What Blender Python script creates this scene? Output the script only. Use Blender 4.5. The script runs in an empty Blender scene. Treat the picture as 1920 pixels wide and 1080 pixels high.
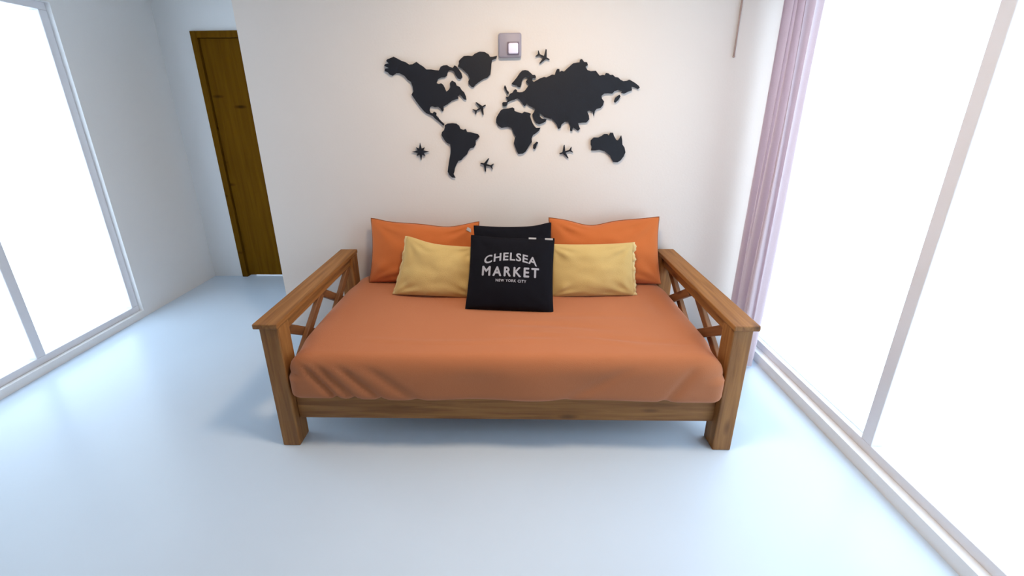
import bpy, bmesh, math, random
from mathutils import Vector, Matrix, noise
random.seed(3)
SC = bpy.context.scene
COL = SC.collection

# ------------------------------------------------------------------ camera
F_PX, PITCH, YAW, ROLL = 703.57, 0.2795, 0.02397, 0.00958
CAM = Vector((0.0364, -2.1956, 1.5017))
PPX, PPY = 942.0, 400.0                       # optical centre of the photograph in the 1920x1080 frame
cp, sp, cy, sy = math.cos(PITCH), math.sin(PITCH), math.cos(YAW), math.sin(YAW)
FWD = Vector((-sy * cp, cy * cp, -sp)); RIGHT = Vector((cy, sy, 0)); DOWN = FWD.cross(RIGHT)
c_, s_ = math.cos(ROLL), math.sin(ROLL)
CR, CD = RIGHT * c_ + DOWN * s_, -RIGHT * s_ + DOWN * c_
cam = bpy.data.cameras.new('camera'); cam_o = bpy.data.objects.new('camera', cam); COL.objects.link(cam_o)
cam.sensor_width = 36.0; cam.sensor_fit = 'HORIZONTAL'; cam.lens = F_PX / 1920 * 36
cam.shift_x = (960 - PPX) / 1920; cam.shift_y = -(540 - PPY) / 1920
cam.clip_start = 0.05
m3 = Matrix((CR, -CD, -FWD)).transposed()
cam_o.matrix_world = Matrix.Translation(CAM) @ m3.to_4x4()
SC.camera = cam_o

# ------------------------------------------------------------------ world, light, exposure
w = bpy.data.worlds.new('sky'); SC.world = w; w.use_nodes = True
bg = w.node_tree.nodes['Background']
bg.inputs['Color'].default_value = (0.70, 0.835, 1.0, 1); bg.inputs['Strength'].default_value = 4.3
SC.view_settings.view_transform = 'Standard'; SC.view_settings.look = 'None'
SC.view_settings.exposure = 0.0; SC.view_settings.gamma = 1.0
SC.view_settings.use_curve_mapping = False
CEILING_LAMP_W = 24.0

def on_wall(px, py, y=0.02):
    """point of the plane y = const that a photograph pixel shows (used to take outlines off the photo)"""
    d = CR * ((px - PPX) / F_PX) + CD * ((py - PPY) / F_PX) + FWD
    return CAM + d * ((y - CAM.y) / d.y)

# ------------------------------------------------------------------ materials
def mat(name, col, rough=0.7, spec=0.3, noise_amt=0.0, noise_scale=8.0, bump=0.0, bump_scale=60.0, sheen=0.0, metal=0.0):
    m = bpy.data.materials.new(name); m.use_nodes = True
    nt = m.node_tree; b = nt.nodes['Principled BSDF']
    b.inputs['Base Color'].default_value = (*col, 1); b.inputs['Roughness'].default_value = rough
    b.inputs['Specular IOR Level'].default_value = spec; b.inputs['Metallic'].default_value = metal
    if sheen: b.inputs['Sheen Weight'].default_value = sheen
    tc = nt.nodes.new('ShaderNodeTexCoord')
    if noise_amt:
        n = nt.nodes.new('ShaderNodeTexNoise'); n.inputs['Scale'].default_value = noise_scale; n.inputs['Detail'].default_value = 4
        nt.links.new(tc.outputs['Object'], n.inputs['Vector'])
        mx = nt.nodes.new('ShaderNodeMix'); mx.data_type = 'RGBA'
        mx.inputs['A'].default_value = (*[c * (1 - noise_amt) for c in col], 1)
        mx.inputs['B'].default_value = (*[min(1, c * (1 + noise_amt)) for c in col], 1)
        nt.links.new(n.outputs['Fac'], mx.inputs['Factor']); nt.links.new(mx.outputs['Result'], b.inputs['Base Color'])
    if bump:
        n2 = nt.nodes.new('ShaderNodeTexNoise'); n2.inputs['Scale'].default_value = bump_scale; n2.inputs['Detail'].default_value = 3
        nt.links.new(tc.outputs['Object'], n2.inputs['Vector'])
        bp = nt.nodes.new('ShaderNodeBump'); bp.inputs['Strength'].default_value = bump; bp.inputs['Distance'].default_value = 0.01
        nt.links.new(n2.outputs['Fac'], bp.inputs['Height']); nt.links.new(bp.outputs['Normal'], b.inputs['Normal'])
    return m

def wood(name, dark, light, stretch=(1.2, 22, 22), rough=0.55, spec=0.35):
    m = bpy.data.materials.new(name); m.use_nodes = True
    nt = m.node_tree; b = nt.nodes['Principled BSDF']; b.inputs['Roughness'].default_value = rough
    b.inputs['Specular IOR Level'].default_value = spec
    tc = nt.nodes.new('ShaderNodeTexCoord'); mp = nt.nodes.new('ShaderNodeMapping')
    oi = nt.nodes.new('ShaderNodeObjectInfo'); ad = nt.nodes.new('ShaderNodeVectorMath'); ad.operation = 'ADD'
    sc = nt.nodes.new('ShaderNodeVectorMath'); sc.operation = 'SCALE'; sc.inputs['Scale'].default_value = 9.0
    cb = nt.nodes.new('ShaderNodeCombineXYZ')
    for k in 'XYZ': nt.links.new(oi.outputs['Random'], cb.inputs[k])
    nt.links.new(cb.outputs[0], sc.inputs[0])
    nt.links.new(tc.outputs['Object'], ad.inputs[0]); nt.links.new(sc.outputs[0], ad.inputs[1])
    nt.links.new(ad.outputs[0], mp.inputs['Vector']); mp.inputs['Scale'].default_value = stretch
    n = nt.nodes.new('ShaderNodeTexNoise'); n.inputs['Scale'].default_value = 2.2; n.inputs['Detail'].default_value = 6; n.inputs['Distortion'].default_value = 0.7
    nt.links.new(mp.outputs[0], n.inputs['Vector'])
    r = nt.nodes.new('ShaderNodeValToRGB'); r.color_ramp.elements[0].position = 0.3; r.color_ramp.elements[1].position = 0.7
    r.color_ramp.elements[0].color = (*dark, 1); r.color_ramp.elements[1].color = (*light, 1)
    nt.links.new(n.outputs['Fac'], r.inputs[0])
    # knots
    mk = nt.nodes.new('ShaderNodeMapping'); mk.inputs['Scale'].default_value = (2.6, 9, 9)
    nt.links.new(ad.outputs[0], mk.inputs['Vector'])
    v = nt.nodes.new('ShaderNodeTexVoronoi'); v.inputs['Scale'].default_value = 1.0; nt.links.new(mk.outputs[0], v.inputs['Vector'])
    kr = nt.nodes.new('ShaderNodeValToRGB'); kr.color_ramp.elements[0].position = 0.06; kr.color_ramp.elements[1].position = 0.17
    kr.color_ramp.elements[0].color = (0.35, 0.3, 0.28, 1); kr.color_ramp.elements[1].color = (1, 1, 1, 1)
    nt.links.new(v.outputs['Distance'], kr.inputs[0])
    mx = nt.nodes.new('ShaderNodeMix'); mx.data_type = 'RGBA'; mx.blend_type = 'MULTIPLY'; mx.inputs['Factor'].default_value = 1.0
    nt.links.new(r.outputs[0], mx.inputs['A']); nt.links.new(kr.outputs[0], mx.inputs['B'])
    nt.links.new(mx.outputs['Result'], b.inputs['Base Color'])
    bp = nt.nodes.new('ShaderNodeBump'); bp.inputs['Strength'].default_value = 0.25; bp.inputs['Distance'].default_value = 0.004
    nt.links.new(n.outputs['Fac'], bp.inputs['Height']); nt.links.new(bp.outputs['Normal'], b.inputs['Normal'])
    return m

M = {}
M['wall'] = mat('cream_paint', (0.78, 0.725, 0.675), 0.85, 0.2, 0.025, 1.6, 0.06, 90)
M['white_wall'] = mat('white_paint', (0.88, 0.88, 0.88), 0.85, 0.2, 0.015, 1.6, 0.05, 90)
M['rear_bounce_tan'] = mat('bounce_dimming_tan', (0.42, 0.31, 0.23), 0.85, 0.2, 0.02, 1.6)  # invented tan, makes the unseen rear wall bounce less and warmer light
M['ceiling'] = mat('ceiling_paint', (0.88, 0.88, 0.87), 0.9, 0.1, 0.01, 2)
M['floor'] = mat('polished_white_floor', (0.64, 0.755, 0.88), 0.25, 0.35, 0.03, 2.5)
M['door'] = wood('dark_honey_door', (0.12, 0.050, 0.002), (0.17, 0.074, 0.003), (14, 14, 0.8), 0.8, 0.05)
M['door_frame'] = mat('door_frame_paint', (0.80, 0.74, 0.66), 0.6, 0.3, 0.02, 5)
M['wood'] = wood('stained_pine', (0.19, 0.074, 0.017), (0.38, 0.170, 0.048))
M['wood_dark'] = wood('stained_pine_brace', (0.15, 0.06, 0.022), (0.27, 0.12, 0.045))
M['sheet'] = mat('terracotta_cotton', (0.475, 0.172, 0.074), 0.9, 0.1, 0.05, 3.0, 0.12, 260, 0.15)
M['orange'] = mat('orange_cotton', (0.56, 0.152, 0.040), 0.88, 0.1, 0.06, 5.0, 0.12, 240, 0.15)
M['orange_pipe'] = mat('orange_piping', (0.27, 0.085, 0.03), 0.85, 0.1, 0.05, 9)
M['yellow'] = mat('mustard_cotton', (0.62, 0.44, 0.17), 0.9, 0.1, 0.05, 6.0, 0.15, 240, 0.15)
M['yellow_flange'] = mat('pale_mustard_edge', (0.70, 0.54, 0.27), 0.9, 0.1, 0.05, 9)
M['navy'] = mat('black_navy_canvas', (0.0045, 0.0045, 0.008), 0.85, 0.15, 0.1, 7.0, 0.12, 260)
M['print'] = mat('pale_grey_print', (0.38, 0.38, 0.42), 0.8, 0.1, 0.15, 45)
M['tag'] = mat('pale_cushion_bit', (0.45, 0.44, 0.44), 0.8, 0.1, 0.03, 20)  # pale grey for the small bits on the cushions
M['map'] = mat('black_navy_wood', (0.0125, 0.0145, 0.021), 0.5, 0.3, 0.15, 6, 0.05, 120)
M['spacer'] = mat('spacer_foam', (0.05, 0.05, 0.05), 0.9, 0.1, 0.05, 30)
M['lamp_body'] = mat('lavender_grey_plastic', (0.34, 0.31, 0.36), 0.45, 0.4, 0.04, 12)
M['alu'] = mat('white_aluminium', (0.80, 0.80, 0.84), 0.4, 0.4, 0.02, 9)
M['steel'] = mat('brushed_steel', (0.55, 0.55, 0.55), 0.35, 0.5, 0.05, 30, metal=1.0)
M['cord'] = mat('rose_brown_cord', (0.45, 0.33, 0.29), 0.8, 0.2, 0.05, 20)

def glass_mat():
    m = bpy.data.materials.new('window_glass'); m.use_nodes = True; nt = m.node_tree
    nt.nodes.remove(nt.nodes['Principled BSDF']); out = nt.nodes['Material Output']
    t = nt.nodes.new('ShaderNodeBsdfTransparent'); g = nt.nodes.new('ShaderNodeBsdfGlossy'); g.inputs['Roughness'].default_value = 0.02
    t.inputs['Color'].default_value = (0.95, 0.97, 0.97, 1)
    mx = nt.nodes.new('ShaderNodeMixShader'); mx.inputs[0].default_value = 0.05
    nt.links.new(t.outputs[0], mx.inputs[1]); nt.links.new(g.outputs[0], mx.inputs[2])
    nt.links.new(mx.outputs[0], out.inputs['Surface']); return m
def curtain_mat():
    m = bpy.data.materials.new('pale_lilac_curtain'); m.use_nodes = True; nt = m.node_tree
    nt.nodes.remove(nt.nodes['Principled BSDF']); out = nt.nodes['Material Output']
    tc = nt.nodes.new('ShaderNodeTexCoord'); n = nt.nodes.new('ShaderNodeTexNoise'); n.inputs['Scale'].default_value = 300
    nt.links.new(tc.outputs['Object'], n.inputs['Vector'])
    r = nt.nodes.new('ShaderNodeValToRGB'); r.color_ramp.elements[0].color = (0.72, 0.62, 0.66, 1); r.color_ramp.elements[1].color = (0.82, 0.73, 0.77, 1)
    nt.links.new(n.outputs['Fac'], r.inputs[0])
    d = nt.nodes.new('ShaderNodeBsdfDiffuse'); t = nt.nodes.new('ShaderNodeBsdfTranslucent')
    nt.links.new(r.outputs[0], d.inputs[0]); nt.links.new(r.outputs[0], t.inputs[0])
    mx = nt.nodes.new('ShaderNodeMixShader'); mx.inputs[0].default_value = 0.38
    nt.links.new(d.outputs[0], mx.inputs[1]); nt.links.new(t.outputs[0], mx.inputs[2])
    nt.links.new(mx.outputs[0], out.inputs['Surface']); return m
def glow_mat(name, col, s):
    m = bpy.data.materials.new(name); m.use_nodes = True; b = m.node_tree.nodes['Principled BSDF']
    b.inputs['Base Color'].default_value = (*col, 1); b.inputs['Emission Color'].default_value = (*col, 1); b.inputs['Emission Strength'].default_value = s
    return m
M['glass'] = glass_mat(); M['curtain'] = curtain_mat()
M['lens'] = glow_mat('lit_lamp_lens', (0.80, 0.74, 0.86), 0.18)
M['ceil_glow'] = glow_mat('lit_ceiling_diffuser', (1.0, 0.86, 0.70), 1.5)

# ------------------------------------------------------------------ helpers
def link(name, bm_or_me, material, parent=None, smooth=False):
    if isinstance(bm_or_me, bmesh.types.BMesh):
        me = bpy.data.meshes.new(name); bm_or_me.to_mesh(me); bm_or_me.free()
    else: me = bm_or_me
    if material: me.materials.append(material)
    if smooth:
        for p in me.polygons: p.use_smooth = True
    o = bpy.data.objects.new(name, me); COL.objects.link(o)
    if parent: o.parent = parent
    return o
def empty(name, loc=(0, 0, 0)):
    o = bpy.data.objects.new(name, None); COL.objects.link(o); o.location = loc; o.empty_display_size = 0.1; return o
def tag(o, label=None, cat=None, group=None, kind=None):
    if label: o['label'] = label
    if cat: o['category'] = cat
    if group: o['group'] = group
    if kind: o['kind'] = kind
    return o
def add_box(bm, lo, hi, bevel=0.0):
    r = bmesh.ops.create_cube(bm, size=1.0)
    vs = r['verts']
    for v in vs:
        v.co = Vector([lo[i] + (v.co[i] + 0.5) * (hi[i] - lo[i]) for i in range(3)])
    if bevel:
        es = list({e for v in vs for e in v.link_edges})
        bmesh.ops.bevel(bm, geom=es, offset=bevel, segments=2, affect='EDGES', profile=0.5)
def box(name, lo, hi, material, parent=None, bevel=0.0):
    """box mesh with its own origin at the centre; lo/hi in the parent's space"""
    c = [(a + b) / 2 for a, b in zip(lo, hi)]
    bm = bmesh.new(); add_box(bm, [a - m for a, m in zip(lo, c)], [b - m for b, m in zip(hi, c)], bevel)
    o = link(name, bm, material, parent); o.location = c; return o
def board(name, p0, p1, width, thick, material, parent=None, wdir=(0, 0, 1), bevel=0.004):
    """timber from p0 to p1; local X runs along the grain, width along wdir"""
    p0, p1 = Vector(p0), Vector(p1); L = (p1 - p0).length; ex = (p1 - p0).normalized()
    ez = Vector(wdir); ez = (ez - ex * ez.dot(ex)).normalized(); ey = ez.cross(ex)
    bm = bmesh.new(); add_box(bm, (-L / 2, -thick / 2, -width / 2), (L / 2, thick / 2, width / 2), bevel)
    o = link(name, bm, material, parent)
    o.matrix_local = Matrix.Translation((p0 + p1) / 2) @ Matrix((ex, ey, ez)).transposed().to_4x4()
    return o
def cyl(bm, c, r, d, axis='Z', seg=24, r2=None):
    rot = {'Z': Matrix(), 'Y': Matrix.Rotation(math.pi / 2, 4, 'X'), 'X': Matrix.Rotation(math.pi / 2, 4, 'Y')}[axis]
    bmesh.ops.create_cone(bm, cap_ends=True, segments=seg, radius1=r, radius2=r if r2 is None else r2, depth=d, matrix=Matrix.Translation(c) @ rot)

# ------------------------------------------------------------------ the room
WY = 0.03                      # face of the wall behind the daybed
WXL, WXR = -1.465, 1.51        # where that wall ends / meets the window wall
HXL, DY = -2.72, 0.95          # left wall and the wall at the end of the passage
YB, ZC = -5.6, 2.5
S = dict(kind='structure')
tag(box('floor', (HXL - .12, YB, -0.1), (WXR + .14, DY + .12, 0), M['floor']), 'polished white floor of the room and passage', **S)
tag(box('ceiling', (HXL - .12, YB, ZC), (WXR + .14, DY + .12, ZC + .1), M['ceiling']), 'plain white ceiling', **S)
tag(box('wall_back', (WXL, WY, 0), (WXR + .14, DY + .12, ZC), M['wall']), 'cream painted wall behind the wooden daybed', **S)
LY0, LY1, LZ0, LZ1 = -0.95, 0.25, 0.05, 2.12
bm = bmesh.new()
add_box(bm, (HXL - .12, YB, 0), (HXL, LY0, ZC)); add_box(bm, (HXL - .12, LY1, 0), (HXL, DY + .12, ZC))
add_box(bm, (HXL - .12, LY0, LZ1), (HXL, LY1, ZC)); add_box(bm, (HXL - .12, LY0, 0), (HXL, LY1, LZ0))
tag(link('wall_left', bm, M['white_wall']), 'plain white wall on the left', **S)
def window(name, x, y0, y1, z0, z1, label):
    wn = tag(empty(name, (x, (y0 + y1) / 2, z0)), label, **S)
    hy = (y1 - y0) / 2; wh = z1 - z0; fw = .045
    box('window_frame', (-.03, -hy, 0), (.03, hy, fw), M['alu'], wn, .003)
    box('window_frame', (-.03, -hy, wh - fw), (.03, hy, wh), M['alu'], wn, .003)
    for yy in (-hy, -fw / 2, hy - fw): box('window_frame', (-.03, yy, fw), (.03, yy + fw, wh - fw), M['alu'], wn, .003)
    box('pane', (-.004, -hy + fw, fw), (.004, -fw / 2, wh - fw), M['glass'], wn)
    box('pane', (-.004, fw / 2, fw), (.004, hy - fw, wh - fw), M['glass'], wn)
    return wn
window('window_2', HXL - .06, LY0, LY1, LZ0, LZ1, 'tall glazed opening in the left wall beside the passage')
tag(box('wall_front', (HXL - .12, YB - .12, 0), (WXR + .14, YB, ZC), M['rear_bounce_tan']), 'unseen wall behind the camera, tan added to dim bounce light', **S)
# wall at the end of the passage, with its door opening
DX0, DX1, DH = -2.45, -1.53, 2.08
bm = bmesh.new()
add_box(bm, (HXL, DY, 0), (DX0, DY + .12, ZC)); add_box(bm, (DX1, DY, 0), (WXL, DY + .12, ZC)); add_box(bm, (DX0, DY, DH), (DX1, DY + .12, ZC))
tag(link('wall_passage', bm, M['white_wall']), 'white wall around the brown door at the passage end', **S)
d1 = tag(empty('door_1', ((DX0 + DX1) / 2, DY, 0)), 'dark honey brown wooden door at the end of the passage', **S)
hw = (DX1 - DX0) / 2
for a, b in (((-hw, -.02, 0), (-hw + .05, .10, DH)), ((hw - .05, -.02, 0), (hw, .10, DH)), ((-hw + .05, -.02, DH - .05), (hw - .05, .10, DH))):
    box('door_frame', a, b, M['door'], d1, .004)
leaf = box('door_leaf', (-hw + .052, .0, .012), (hw - .052, .04, DH - .052), M['door'], d1, .003)
bm = bmesh.new(); cyl(bm, (0, -.022, 0), .009, .05, 'Y', 16); cyl(bm, (.045, -.045, 0), .008, .11, 'X', 16); cyl(bm, (0, -.003, 0), .024, .008, 'Y', 20)
h = link('door_handle', bm, M['steel'], leaf, True); h.location = (hw - .12, -.02, 1.02 - (DH - .04) / 2); h.rotation_euler = (0, math.pi, 0)

# window wall with a tall sliding window
OY0, OY1, OZ0, OZ1 = -1.75, -0.03, 0.06, 2.2
bm = bmesh.new()
add_box(bm, (WXR, YB, 0), (WXR + .14, OY0, ZC)); add_box(bm, (WXR, OY1, 0), (WXR + .14, WY, ZC))
add_box(bm, (WXR, OY0, OZ1), (WXR + .14, OY1, ZC)); add_box(bm, (WXR, OY0, 0), (WXR + .14, OY1, OZ0))
tag(link('wall_right', bm, M['white_wall']), 'white window wall on the right', **S)
window('window_1', WXR + .07, OY0, OY1, OZ0, OZ1, 'tall sliding window in a white frame on the right')

# curtain drawn aside on its rod
CX = 1.415
cur = tag(empty('curtain', (CX, -.19, 0)), 'pale mauve curtain gathered at the corner beside the window', 'curtain')
def curtain_panel(y0, y1, z0, z1):
    bm = bmesh.new(); ny, nz = 160, 16; g = []
    for j in range(nz + 1):
        row = []; z = z0 + (z1 - z0) * j / nz
        for i in range(ny + 1):
            t = i / ny; ph = t * 2 * math.pi * 5.5 + .5 * math.sin(t * 8)
            amp = .034 + .010 * math.sin(t * 17) + .004 * math.sin(z * 3)
            row.append(bm.verts.new((amp * math.sin(ph) + .005 * math.sin(z * 2.3 + t * 7), y0 + (y1 - y0) * t + .008 * math.sin(ph * 2 + z), z)))
        g.append(row)
    for j in range(nz):
        for i in range(ny): bm.faces.new((g[j][i], g[j][i + 1], g[j + 1][i + 1], g[j + 1][i]))
    return bm
link('curtain_cloth', curtain_panel(.10, -.11, .02, 2.33), M['curtain'], cur, True)
bm = bmesh.new(); cyl(bm, (0, -1.0, 2.35), .012, 2.4, 'Y', 16)
link('curtain_rod', bm, M['alu'], cur, True)
for yy in (.17, -1.0, -2.15): box('rod_bracket', (-.008, yy - .01, 2.34), (WXR - CX, yy + .01, 2.36), M['alu'], cur)

# ceiling lamp (above the frame)
cl = tag(empty('ceiling_lamp', (0.15, -1.12, ZC)), 'round warm ceiling lamp on the ceiling above the daybed', 'lamp')
bm = bmesh.new(); cyl(bm, (0, 0, -.012), .19, .024, 'Z', 40); link('lamp_base', bm, M['alu'], cl, False)
bm = bmesh.new(); bmesh.ops.create_uvsphere(bm, u_segments=32, v_segments=12, radius=1, matrix=Matrix.Translation((0, 0, -.024)) @ Matrix.Diagonal((.17, .17, .06, 1)))
bmesh.ops.delete(bm, geom=[v for v in bm.verts if v.co.z > -.023], context='VERTS')
link('lamp_diffuser', bm, M['ceil_glow'], cl, True)
lt = bpy.data.lights.new('ceiling_lamp_light', 'AREA'); lt.shape = 'DISK'; lt.size = .3; lt.energy = CEILING_LAMP_W; lt.color = (1.0, .74, .50)
lo = bpy.data.objects.new('ceiling_lamp_light', lt); COL.objects.link(lo); lo.parent = cl; lo.location = (0, 0, -.10)

# ------------------------------------------------------------------ daybed
W_, CAPW, CAPT, H, D = 1.04, .105, .024, .64, .845
bed = tag(empty('daybed', (0, 0, 0)), 'stained pine daybed frame with crossed braces in both open sides', 'daybed')
for s in (-1, 1):
    xc = s * (W_ - CAPW / 2 - .008)              # centre line of posts and rails
    board('armrest', (s * (W_ - CAPW / 2), -D - .008, H - CAPT / 2), (s * (W_ - CAPW / 2), 0, H - CAPT / 2), CAPT, CAPW, M['wood'], bed)
    for y in (-D + .04, -.04):
        board('post', (xc, y, 0), (xc, y, H - CAPT), .08, .08, M['wood'], bed, (0, 1, 0), .005)
    ztop = H - CAPT
    board('upper_rail', (xc, -D + .08, ztop - .028), (xc, -.08, ztop - .028), .056, .05, M['wood'], bed)
    board('lower_rail', (xc, -D + .08, .27), (xc, -.08, .27), .10, .05, M['wood'], bed)
    # two crosses side by side
    ya, yb = -.08, -D + .08; ym = (ya + yb) / 2
    zt, zb = ztop - .056, .32
    for (y0, y1) in ((ya, ym), (ym, yb)):
        i = .014
        board('brace', (xc + .0125, y0 - i, zt), (xc + .0125, y1 + i, zb), .042, .024, M['wood_dark'], bed)
        board('brace', (xc - .0125, y1 + i, zt), (xc - .0125, y0 - i, zb), .042, .024, M['wood_dark'], bed)
xi = W_ - CAPW - .008 + .012
board('front_rail', (-xi, -D + .045, .20), (xi, -D + .045, .20), .14, .03, M['wood'], bed)
board('back_rail', (-xi, -.04, .20), (xi, -.04, .20), .14, .03, M['wood'], bed)
for k in range(12):
    x = -.86 + k * 1.72 / 11
    board('slat', (x, -D + .06, .261), (x, -.055, .261), .018, .07, M['wood'], bed, (0, 0, 1), .002)

# ------------------------------------------------------------------ mattress in its sheet
def smooth01(t): t = max(0.0, min(1.0, t)); return t * t * (3 - 2 * t)
def make_mattress():
    X0, X1, Y0, Y1, Z0, Z1 = -.932, .932, -.872, -.02, .272, .489
    bm = bmesh.new(); nx, ny, nz = 130, 72, 14
    lat = {}
    def V(i, j, k):
        key = (i, j, k)
        if key not in lat:
            lat[key] = bm.verts.new((X0 + (X1 - X0) * i / nx, Y0 + (Y1 - Y0) * j / ny, Z0 + (Z1 - Z0) * k / nz))
        return lat[key]
    for i in range(nx):
        for j in range(ny):
            bm.faces.new((V(i, j, nz), V(i + 1, j, nz), V(i + 1, j + 1, nz), V(i, j + 1, nz)))
            bm.faces.new((V(i, j, 0), V(i, j + 1, 0), V(i + 1, j + 1, 0), V(i + 1, j, 0)))
    for i in range(nx):
        for k in range(nz):
            bm.faces.new((V(i, 0, k), V(i + 1, 0, k), V(i + 1, 0, k + 1), V(i, 0, k + 1)))
            bm.faces.new((V(i, ny, k), V(i, ny, k + 1), V(i + 1, ny, k + 1), V(i + 1, ny, k)))
    for j in range(ny):
        for k in range(nz):
            bm.faces.new((V(0, j, k), V(0, j, k + 1), V(0, j + 1, k + 1), V(0, j + 1, k)))
            bm.faces.new((V(nx, j, k), V(nx, j + 1, k), V(nx, j + 1, k + 1), V(nx, j, k + 1)))
    R = Vector((.115, .05, .08))
    lo, hi = Vector((X0, Y0, Z0)), Vector((X1, Y1, Z1))
    for v in bm.verts:
        p = v.co.copy(); Rr = R.copy()
        if p.z < (Z0 + Z1) / 2: Rr = Vector((.05, .03, .03))
        d = Vector(); q = Vector()
        for a in range(3):
            q[a] = max(lo[a] + Rr[a], min(hi[a] - Rr[a], p[a])); d[a] = (p[a] - q[a]) / Rr[a]
        m = max(abs(d[0]), abs(d[1]), abs(d[2])); L = d.length
        if L > 1e-6:
            d = d * (m / L) if L > 0 else d
            p = Vector([q[a] + d[a] * Rr[a] for a in range(3)])
        k = smooth01((abs(p.x) - .80) / .12) * smooth01((p.y + .77) / .12) * smooth01((-.09 - p.y) / .12)   # soft bulge between the posts
        p.x += math.copysign(.019 * k, p.x)
        v.co = p
    bm.normal_update()
    moves = []
    for v in bm.verts:
        x, y, z = v.co; n = v.normal; h = 0.0
        h += .0035 * noise.noise(Vector((x * 2.2, y * 2.6, z * 3)))
        if z > .42:                                                # long shallow creases across the top
            for (cx, c0, sl, wd, am, x0, x1) in ((0, -.60, -.10, .016, -.0035, -.1, .6), (0, -.70, -.05, .014, -.003, .0, .9),
                                                 (0, -.74, -.02, .012, .0025, -.7, .3), (0, -.55, .03, .02, -.002, .1, .8), (0, -.66, -.18, .018, .003, .05, .7)):
                yy = c0 + sl * x + .015 * math.sin(x * 5)
                msk = smooth01((x - x0) / .2) * smooth01((x1 - x) / .2)
                h += 1.9 * am * msk * math.exp(-((y - yy) / wd) ** 2)
            # dip and pull along the right-hand shoulder
            h += -.010 * math.exp(-((x - .80) / .05) ** 2) * math.exp(-((y + .42) / .10) ** 2)
            h += .006 * math.exp(-((x - .85) / .05) ** 2) * math.exp(-((y + .58) / .10) ** 2)
        if y < -.80 and z < .46:                                    # slanting folds pulled in from the front corners
            for (x0, sl, am, wd) in ((-.86, .75, -.012, .016), (-.80, .85, -.010, .018), (-.71, 1.0, -.009, .02), (-.60, 1.25, -.006, .03), (.80, -.6, -.007, .025), (.55, -1.6, -.004, .04)):
                xx = x0 + (.46 - z) * sl
                h += 1.3 * am * math.exp(-((x - xx) / wd) ** 2) * smooth01((.465 - z) / .05)
            h += .004 * math.sin(x * 9 + 1.2 * math.sin(x * 4)) * smooth01((.46 - z) / .1)
        moves.append(n * h)
    for v, mv in zip(bm.verts, moves): v.co += mv
    return bm
mt = link('mattress', make_mattress(), M['sheet'], None, True)
tag(mt, 'mattress covered by a terracotta sheet on the wooden daybed', 'mattress')

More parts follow.
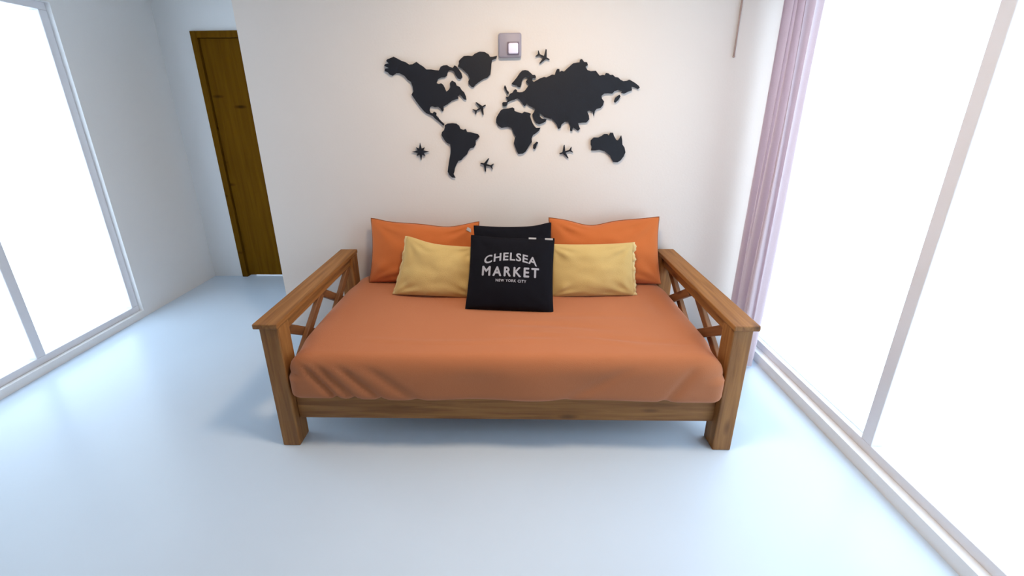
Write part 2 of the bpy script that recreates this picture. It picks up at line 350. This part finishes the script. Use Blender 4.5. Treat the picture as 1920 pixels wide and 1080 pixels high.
# ------------------------------------------------------------------ cushions
class Pillow:
    def __init__(self, w, h, t, cx=.06, cy=.08, seed=0, wr=.004, power=.42, top=None, n=44, skew=0.0):
        self.w, self.h, self.t, self.cx, self.cy, self.seed, self.wr, self.pw, self.top, self.n, self.sk = w, h, t, cx, cy, seed, wr, power, top, n, skew
    def xy(self, u, v):
        x = u * self.w / 2 * (1 - self.cx * (1 - v * v))
        x += self.sk * (1 - u) / 2 * (v + 1) / 2
        cyv = self.cy if v > 0 else self.cy * .35
        y = self.h / 2 + v * self.h / 2 * (1 - cyv * (1 - u * u))
        if self.top and v > 0: y += v * v * self.top(u)
        return x, y
    def z(self, u, v):
        b = max(0.0, (1 - u * u) * (1 - v * v))
        full = self.t / 2 * b ** self.pw
        full *= 1.0 - .22 * v                                      # fuller low down
        s = self.seed * 7.3
        wv = noise.noise(Vector((u * 1.7 + s, v * 1.5, s))) * 1.6 + noise.noise(Vector((u * 3.6 - s, v * 3.1 + s, 2 * s)))
        # creases that run out of the corners
        cr = 0.0
        for (a, b2) in ((-1, 1), (1, 1), (-1, -1), (1, -1)):
            du, dv = u - a, v - b2; r = math.hypot(du, dv); th = math.atan2(dv, du)
            cr += math.sin(th * 11 + s) * math.exp(-((r - .45) / .28) ** 2)
        return full + self.wr * (wv + .7 * cr) * min(1.0, 3.5 * b)
    def inv(self, x, y):
        v = (y - self.h / 2) / (self.h / 2); u = x / (self.w / 2)
        for _ in range(6):
            u = x / (self.w / 2 * (1 - self.cx * (1 - v * v)))
            cyv = self.cy if v > 0 else self.cy * .35
            v = (y - self.h / 2) / (self.h / 2 * (1 - cyv * (1 - u * u)))
        return u, v
    def mesh(self):
        n = self.n; bm = bmesh.new()
        prm = [math.sin(math.pi / 2 * (2 * i / n - 1)) for i in range(n + 1)]
        fr, bk = {}, {}
        for i in range(n + 1):
            for j in range(n + 1):
                u, v = prm[i], prm[j]; x, y = self.xy(u, v)
                edge = i in (0, n) or j in (0, n)
                fr[i, j] = bm.verts.new((x, y, 0 if edge else self.z(u, v)))
                bk[i, j] = fr[i, j] if edge else bm.verts.new((x, y, -.75 * self.z(u, v)))
        for i in range(n):
            for j in range(n):
                bm.faces.new((fr[i, j], fr[i + 1, j], fr[i + 1, j + 1], fr[i, j + 1]))
                try: bm.faces.new((bk[i, j], bk[i, j + 1], bk[i + 1, j + 1], bk[i + 1, j]))
                except ValueError: pass
        return bm
    def rim(self, m=30):
        pts = []
        for k in range(m): pts.append(self.xy(-1 + 2 * k / m, 1))
        for k in range(m): pts.append(self.xy(1, 1 - 2 * k / m))
        for k in range(m): pts.append(self.xy(1 - 2 * k / m, -1))
        for k in range(m): pts.append(self.xy(-1, -1 + 2 * k / m))
        return pts
    def piping(self, r, seg=8):
        pts = self.rim(); bm = bmesh.new(); rings = []; N = len(pts)
        for k in range(N):
            a, b = Vector((*pts[k - 1], 0)), Vector((*pts[(k + 1) % N], 0)); t = (b - a).normalized(); nrm = Vector((-t.y, t.x, 0)); p = Vector((*pts[k], 0))
            rings.append([bm.verts.new(p + (nrm * math.cos(2 * math.pi * q / seg) + Vector((0, 0, 1)) * math.sin(2 * math.pi * q / seg)) * r) for q in range(seg)])
        for k in range(N):
            A, B = rings[k], rings[(k + 1) % N]
            for q in range(seg): bm.faces.new((A[q], A[(q + 1) % seg], B[(q + 1) % seg], B[q]))
        bmesh.ops.recalc_face_normals(bm, faces=bm.faces[:])
        return bm
    def flange(self, wd, sides, ripple=.006, th=.003):
        """flat ruffled cloth edge beyond the seam; sides: list of 'L','R'"""
        bm = bmesh.new()
        for sd in sides:
            u = -1 if sd == 'L' else 1; rows = []
            for k in range(41):
                v = -1 + k / 20; x, y = self.xy(u, v)
                wob = ripple * (math.sin(k * .8 + self.seed) + .5 * math.sin(k * 1.7)); ww = wd * (1 + .22 * math.sin(k * .7 + self.seed * 2) + .12 * math.sin(k * 1.9))
                ins = -u * .004
                rows.append([bm.verts.new((x + ins, y, th / 2)), bm.verts.new((x + u * ww, y, wob + th / 2)), bm.verts.new((x + u * ww, y, wob - th / 2)), bm.verts.new((x + ins, y, -th / 2))])
            for k in range(40):
                A, B = rows[k], rows[k + 1]
                for q in range(4): bm.faces.new((A[q], A[(q + 1) % 4], B[(q + 1) % 4], B[q]))
            bm.faces.new(rows[0]); bm.faces.new(rows[-1][::-1])
        bmesh.ops.recalc_face_normals(bm, faces=bm.faces[:])
        return bm
def pose(o, base, tilt, roll=0, yaw=0):
    """stand a cushion on its lower edge at base, leaning back by tilt (degrees)"""
    t = math.radians(tilt)
    m = Matrix((Vector((1, 0, 0)), Vector((0, math.sin(t), math.cos(t))), Vector((0, -math.cos(t), math.sin(t))))).transposed().to_4x4()
    o.matrix_world = Matrix.Translation(base) @ Matrix.Rotation(math.radians(yaw), 4, 'Z') @ m @ Matrix.Rotation(math.radians(roll), 4, 'Z')
def cushion(name, P, base, tilt, roll, yaw, cover, label, cat, group, pipe=None, pr=.004):
    e = empty(name); pose(e, base, tilt, roll, yaw); tag(e, label, cat, group)
    c = link('cover', P.mesh(), cover, e, True)
    if pipe: link('piping', P.piping(pr), pipe, c, True)
    return e
def part(o, name): return [c for c in o.children if c.name.split('.')[0] == name][0]
ZS = .488
G1, G2, G3 = 'large orange pillows against the wall', 'mustard cushions in the middle row', 'black square cushions in the middle'
P = Pillow(.655, .37, .145, .05, .10, 1, .007, top=lambda u: .012 * math.exp(-((u + 1) / .25) ** 2) - .022 * math.exp(-((u - .45) / .4) ** 2))
e = cushion('pillow', P, (-.487, -.163, ZS), 19, -.6, 0, M['orange'], 'large orange pillow against the wall, by the left armrest', 'pillow', G1, M['orange_pipe'])
tu, tv = P.inv(.272, .318); tg = box('pale_corner_bit', (.255, .308, 0), (.289, .328, .003), M['tag'], part(e, 'cover')); tg.location.z = P.z(tu, tv) + .001; tg.rotation_euler = (-.35, .45, -.5)  # small pale patch at the pillow's upper right corner
P = Pillow(.65, .392, .15, .05, .10, 2, .007, top=lambda u: -.030 * math.exp(-((u + .25) / .35) ** 2))
cushion('pillow', P, (.588, -.178, ZS), 19, .3, 0, M['orange'], 'large orange pillow against the wall, by the right armrest', 'pillow', G1, M['orange_pipe'])
P = Pillow(.47, .295, .115, .03, .055, 3, .006, skew=.062, top=lambda u: .022 * math.exp(-((u + 1) / .5) ** 2) - .012 * u)
e = cushion('cushion', P, (-.385, -.325, ZS - .002), 16, -1.5, -2, M['yellow'], 'mustard yellow cushion in front of the left orange pillow', 'cushion', G2)
link('flange', P.flange(.009, 'L', .003), M['yellow_flange'], part(e, 'cover'), True)
P = Pillow(.47, .293, .115, .03, .05, 4, .006)
e = cushion('cushion', P, (.478, -.320, ZS - .002), 16, .6, 1, M['yellow'], 'mustard yellow cushion in front of the right orange pillow', 'cushion', G2)
link('flange', P.flange(.016, 'R'), M['yellow_flange'], part(e, 'cover'), True)
P = Pillow(.435, .388, .105, .04, .06, 5, .004, top=lambda u: .012 * math.exp(-((u - 1) / .3) ** 2))
cushion('cushion', P, (.047, -.312, ZS), 21, .5, 0, M['navy'], 'plain black cushion showing only its top behind the lettered cushion', 'cushion', G3, M['navy'], .003)
PF = Pillow(.45, .388, .115, .035, .045, 6, .003)
front = cushion('cushion', PF, (.024, -.480, ZS), 32, -1.6, -2.5, M['navy'], 'black square cushion lettered CHELSEA MARKET at the front', 'cushion', G3, M['navy'], .003)

# lettering printed on the front cushion
def text_mesh(body, width, height, arc=0.0, cx=0.0, cy=.2, bold=.0, space=1.0, fat=0.0):
    cu = bpy.data.curves.new('lettering', 'FONT'); cu.body = body; cu.align_x = 'CENTER'; cu.align_y = 'CENTER'; cu.size = 1.0
    cu.offset = bold; cu.space_character = space; cu.resolution_u = 4; cu.fill_mode = 'FRONT'
    ob = bpy.data.objects.new('lettering_tmp', cu); COL.objects.link(ob)
    dg = bpy.context.evaluated_depsgraph_get(); dg.update()
    me = bpy.data.meshes.new_from_object(ob.evaluated_get(dg))
    bpy.data.objects.remove(ob); bpy.data.curves.remove(cu)
    xs = [v.co.x for v in me.vertices]; ys = [v.co.y for v in me.vertices]
    x0, x1, y0, y1 = min(xs), max(xs), min(ys), max(ys)
    bm = bmesh.new(); bm.from_mesh(me); bpy.data.meshes.remove(me)
    bmesh.ops.triangulate(bm, faces=bm.faces[:])
    bmesh.ops.subdivide_edges(bm, edges=[e for e in bm.edges if e.calc_length() > .3], cuts=2, use_grid_fill=False)
    for v in bm.verts:
        x = ((v.co.x - x0) / (x1 - x0) - .5) * width; y = ((v.co.y - y0) / (y1 - y0) - .5) * height
        t = x / (width / 2)
        y += arc * (1 - t * t) - arc * .5
        x += cx; y += cy
        u, vv = PF.inv(x, y)
        v.co = Vector((x, y, PF.z(u, vv) + .0022))
    if fat:                                                         # heavier strokes
        g0 = bm.verts[:] + bm.edges[:] + bm.faces[:]
        for i, (ax, ay) in enumerate(((1, 0), (-1, 0), (0, 1), (0, -1))):
            d = bmesh.ops.duplicate(bm, geom=g0)
            for v in d['geom']:
                if isinstance(v, bmesh.types.BMVert): v.co += Vector((ax * fat, ay * fat, .0001 * (i + 1)))
    return bm
link('lettering', text_mesh('CHELSEA', .275, .043, .026, -.002, .260, .022, 1.12), M['print'], part(front, 'cover'))
link('lettering', text_mesh('MARKET', .290, .047, .0, .000, .193, .0, 1.35, .0021), M['print'], part(front, 'cover'))
link('lettering', text_mesh('NEW YORK CITY', .155, .013, .0, .005, .147, .0, 1.2, .0006), M['print'], part(front, 'cover'))
for x0, x1 in ((.088, .128), (.175, .217)):
    o = box('pale_top_bit', (x0, .377, .004), (x1, .387, .010), M['tag'], part(front, 'cover'), .001)  # two small pale strips along the cushion's top edge

# ------------------------------------------------------------------ wall map
def T(crop, pts):
    x0, y0, s = crop
    return [(x0 + a / s, y0 + b / s) for a, b in pts]
A = (710, 90, 7.717); B = (810, 85, 7.715); C = (770, 200, 7.712); Dd = (920, 120, 10.8); Ee = (1030, 100, 7.2); Ff = (920, 190, 9.818); Gg = (1040, 200, 9.0)
north_america = (T(A, [(120,165),(165,148),(215,125),(265,150),(330,185),(390,205),(440,240),(490,235),(545,200),(590,235),(640,265),(690,310),(760,310),(820,320),(870,325)])
  + T(B, [(110,340),(125,308),(165,290),(215,285),(260,312),(300,325),(325,288),(350,300),(385,345),(425,400),(440,460),(410,492),(375,480),(340,430),(320,382),(285,362),(250,357),(226,390),(214,440),(185,462),(130,465),(85,490),(65,545),(98,560),(130,548),(160,570),(182,610),(205,668),(235,650),(265,605),(258,545),(290,508),(340,538),(355,580),(400,600),(430,648),(465,680),(490,740),(497,788),(465,785),(430,742),(402,712),(372,735),(382,770),(340,783),(290,800),(240,840),(200,865),(165,885),(167,940),(145,957),(120,912),(90,890),(40,895),(0,880)])
  + T(A, [(745,855),(735,900),(748,935),(780,945),(800,920),(835,940),(832,975),(870,1020)])
  + T(C, [(385,130),(412,180),(450,220),(488,252),(476,278),(447,252),(398,208),(348,168),(318,135),(268,112),(225,95),(180,50)])
  + T(A, [(665,925),(600,850),(540,770),(500,710),(475,675),(502,625),(492,560),(465,490),(420,460),(370,400),(300,365),(250,365),(200,400),(160,385),(130,350),(85,335),(88,300),(145,290),(80,258),(90,235),(145,222),(108,188)]))
south_america = T(C, [(492,268),(530,245),(600,238),(660,245),(700,275),(720,320),(760,335),(798,322),(815,365),(870,370),(920,385),(970,395),(997,430),(970,465),(940,490),(940,550),(915,590),(860,605),(835,640),(815,690),(770,730),(730,775),(690,785),(660,840),(640,890),(630,950),(618,975),(648,1028),(600,1025),(560,990),(535,940),(545,860),(560,760),(575,680),(580,600),(570,545),(520,520),(480,470),(445,410),(450,370),(480,340),(494,300)])
greenland = T(B, [(388,225),(420,190),(460,155),(520,150),(580,155),(620,120),(690,90),(760,95),(820,130),(840,165),(880,165),(942,150),(930,190),(870,215),(860,260),(855,340),(845,420),(800,470),(740,490),(680,530),(630,570),(600,607),(570,600),(530,560),(525,520),(545,480),(520,420),(475,378),(430,335),(372,305),(392,262)])
eurasia = (T(Dd, [(235,790),(255,770),(328,768),(343,735),(320,700),(303,662),(362,655),(388,605),(440,580),(470,530),(500,508),(532,528),(535,562),(580,572),(640,568),(690,540),(735,480),(772,425),(738,385),(713,352),(748,305),(750,272),(700,264),(655,300),(628,370),(622,420),(600,470),(550,468),(528,432),(455,422),(420,400),(470,345),(530,270),(590,180),(640,132),(700,122),(760,135),(810,180),(850,220),(900,220),(922,268),(890,292),(852,284),(840,330),(872,362),(930,330),(1000,290),(1080,262),(1130,270),(1190,240),(1240,215)])
  + T(Ee, [(75,290),(85,250),(105,210),(135,210),(140,250),(165,235),(200,245),(240,205),(280,170),(320,135),(370,125),(410,120),(415,85),(440,75),(470,115),(510,120),(522,160),(490,182),(515,225),(560,240),(630,235),(655,270),(680,300),(720,290),(750,295),(765,265),(800,270),(820,290),(860,290),(890,320),(930,325),(960,355),(1000,375),(1050,370),(1080,355),(1110,370),(1160,400),(1210,440),(1222,465),(1195,482),(1150,455),(1110,450),(1115,500),(1060,520),(1010,545),(972,535),(990,505),(930,495),(880,510),(850,545),(790,540),(740,545),(705,575),(710,610),(740,650),(725,700),(690,740),(640,750),(615,780),(600,852),(585,790),(540,770),(510,785),(535,840),(540,890),(500,935),(440,935),(388,942),(402,985),(417,1020),(385,1046),(350,1020),(322,1000),(305,1052),(280,1045),(285,990),(255,920),(210,925),(165,960),(150,1010),(120,1022),(100,960),(60,910),(20,875)])
  + T(Ff, [(1110,325),(1040,305),(990,290),(950,250),(905,222),(908,280),(940,315),(1030,330),(1010,375),(950,405),(890,425),(840,400),(805,350),(782,290),(766,240),(790,205)])
  + T(Dd, [(905,915),(850,880),(780,850),(730,800),(700,850),(675,855),(640,790),(580,720),(540,692),(480,725),(420,740),(352,772),(330,840),(290,862),(240,845)]))
africa = T(Ff, [(110,290),(150,220),(190,160),(230,140),(330,130),(400,110),(435,130),(440,175),(500,200),(580,220),(620,190),(700,210),(742,225),(724,270),(745,330),(772,400),(810,460),(840,490),(917,485),(890,540),(830,590),(780,620),(755,680),(760,750),(720,800),(680,870),(640,930),(590,965),(510,970),(480,920),(455,850),(425,770),(440,700),(460,650),(420,590),(400,530),(380,490),(310,470),(200,490),(140,450),(100,390),(100,330)])
madagascar = T(Ff, [(850,740),(877,760),(850,800),(832,860),(800,888),(778,860),(785,800),(820,770)])
britain = T(Dd, [(290,425),(318,470),(327,520),(368,568),(368,600),(330,605),(312,560),(283,512),(268,465)])
japan = T(Ee, [(950,558),(962,580),(932,630),(890,668),(874,652),(890,600),(930,570)])
australia = T(Gg, [(610,570),(660,520),(740,520),(800,490),(840,460),(890,460),(915,490),(940,440),(985,440),(1000,490),(1040,560),(1070,570),(1100,530),(1125,485),(1140,560),(1145,640),(1180,690),(1195,770),(1165,840),(1110,910),(1060,940),(990,935),(960,880),(940,830),(890,790),(840,750),(750,730),(680,740),(615,740),(625,680),(610,640)])
PLY, PTH = 0.0075, 0.007       # front face height above the wall is PLY + PTH
def plate(name, outline_xz, label, cat, group, material=None, spacers=1):
    """a cut-out plate that stands off the wall on small spacers; outline in wall metres (x, z)"""
    cx = sum(p[0] for p in outline_xz) / len(outline_xz); cz = sum(p[1] for p in outline_xz) / len(outline_xz)
    bm = bmesh.new()
    vs = [bm.verts.new((x - cx, 0, z - cz)) for x, z in outline_xz]
    edges = [bm.edges.new((vs[i], vs[(i + 1) % len(vs)])) for i in range(len(vs))]
    bmesh.ops.triangle_fill(bm, use_beauty=True, use_dissolve=False, edges=edges)
    fs = bm.faces[:]
    tri = max(fs, key=lambda f: f.calc_area()); sc_ = tri.calc_center_median().copy()
    big = sorted(fs, key=lambda f: -f.calc_area())[:spacers * 3:3]; spots = [f.calc_center_median().copy() for f in big]
    r = bmesh.ops.extrude_face_region(bm, geom=fs)
    for v in [g for g in r['geom'] if isinstance(g, bmesh.types.BMVert)]: v.co.y -= PTH
    bmesh.ops.recalc_face_normals(bm, faces=bm.faces[:])
    o = link(name, bm, material or M['map']); o.location = (cx, WY - PLY, cz)
    tag(o, label, cat, group)
    for s in spots:
        b2 = bmesh.new(); cyl(b2, (s.x, PLY / 2, s.z), .0035, PLY, 'Y', 10); link('spacer', b2, M['spacer'], o)
    return o
def outline(px): return [(p.x, p.z) for p in (on_wall(x, y, WY - PLY - PTH) for x, y in px)]
GM = 'black world map pieces mounted on the wall'
for nm, px, lb, ns in (('map_piece', north_america, 'black map piece shaped like North America', 3), ('map_piece', greenland, 'black map piece shaped like Greenland, upper middle left', 2),
                   ('map_piece', south_america, 'black map piece shaped like South America', 2), ('map_piece', eurasia, 'largest black map piece, shaped like Europe and Asia', 4),
                   ('map_piece', africa, 'black map piece shaped like Africa', 2), ('map_piece', australia, 'black map piece shaped like Australia at lower right', 2),
                   ('map_piece', madagascar, 'tiny black map piece beside the Africa piece', 1), ('map_piece', britain, 'tiny black map piece at the left tip of the Europe piece', 1),
                   ('map_piece', japan, 'tiny black map piece below the right tip of the Asia piece', 1)):
    plate(nm, outline(px), lb, 'wall map', GM, None, ns)

half = [(1.0, 0), (.93, .075), (.62, .10), (.50, .10), (.06, .98), (-.10, 1.02), (.08, .12), (-.52, .085), (-.86, .40), (-.98, .42), (-.80, .03)]
shape = half + [(x, -y) for x, y in half[::-1][:-1]]
for (cx, cy_, dx, dy, lb) in ((1018.3, 105.9, 22, 11, 'small black cut-out aeroplane above the Europe map piece'), (899.5, 203.6, 22, -13.5, 'small black cut-out aeroplane between the North America and Africa pieces'),
                             (913.0, 309.3, -23, -6, 'small black cut-out aeroplane between the South America and Africa pieces, low down'), (1061.3, 284.6, -24, 8, 'small black cut-out aeroplane between the Africa and Australia pieces')):
    c = on_wall(cx, cy_, WY - PLY - PTH); k = on_wall(cx + dx, cy_ + dy, WY - PLY - PTH) - c
    a = math.atan2(k.z, k.x); L = .040
    plate('aeroplane_cutout', [(c.x + L * (x * math.cos(a) - y * math.sin(a)), c.z + L * (x * math.sin(a) + y * math.cos(a))) for x, y in shape], lb, 'wall decoration', 'black cut-out aeroplanes around the map')
# compass rose: a disc-centred star of eight points
c = on_wall(788.5, 284.5, WY - PLY - PTH); star = []
for k in range(16):
    r = (.052 if k % 4 == 0 else .037) if k % 2 == 0 else .019
    star.append((c.x + r * math.sin(k * math.pi / 8), c.z + r * math.cos(k * math.pi / 8)))
plate('compass_rose', star, 'black star-shaped compass rose left of the South America piece', 'wall decoration', None)

# small wall lamp above the map
wl = tag(empty('wall_lamp', (.033, WY, 1.815)), 'small lavender grey wall lamp with a bright lens above the map', 'lamp')
bm = bmesh.new(); add_box(bm, (-.062, -.03, -.062), (.062, 0, .062), .010); link('housing', bm, M['lamp_body'], wl, True)
bm = bmesh.new(); add_box(bm, (-.014, -.036, -.050), (.050, -.026, .016), .004); link('lens_bezel', bm, mat('mauve_bezel', (.20, .165, .21), .5, .3, .05, 12), wl, True)
bm = bmesh.new(); add_box(bm, (-.008, -.044, -.044), (.044, -.028, .010), .007); link('lens', bm, M['lens'], part(wl, 'lens_bezel'), True)
# thin cord at the upper right
bm = bmesh.new(); cyl(bm, (0, 0, .15), .004, .30, 'Z', 10); bmesh.ops.create_uvsphere(bm, u_segments=12, v_segments=8, radius=.006)
o = link('hanging_string', bm, M['cord'], None, True); p = on_wall(1376, 106, WY - .006); o.location = p
tag(o, 'thin string hanging on the wall at the upper right', 'string')
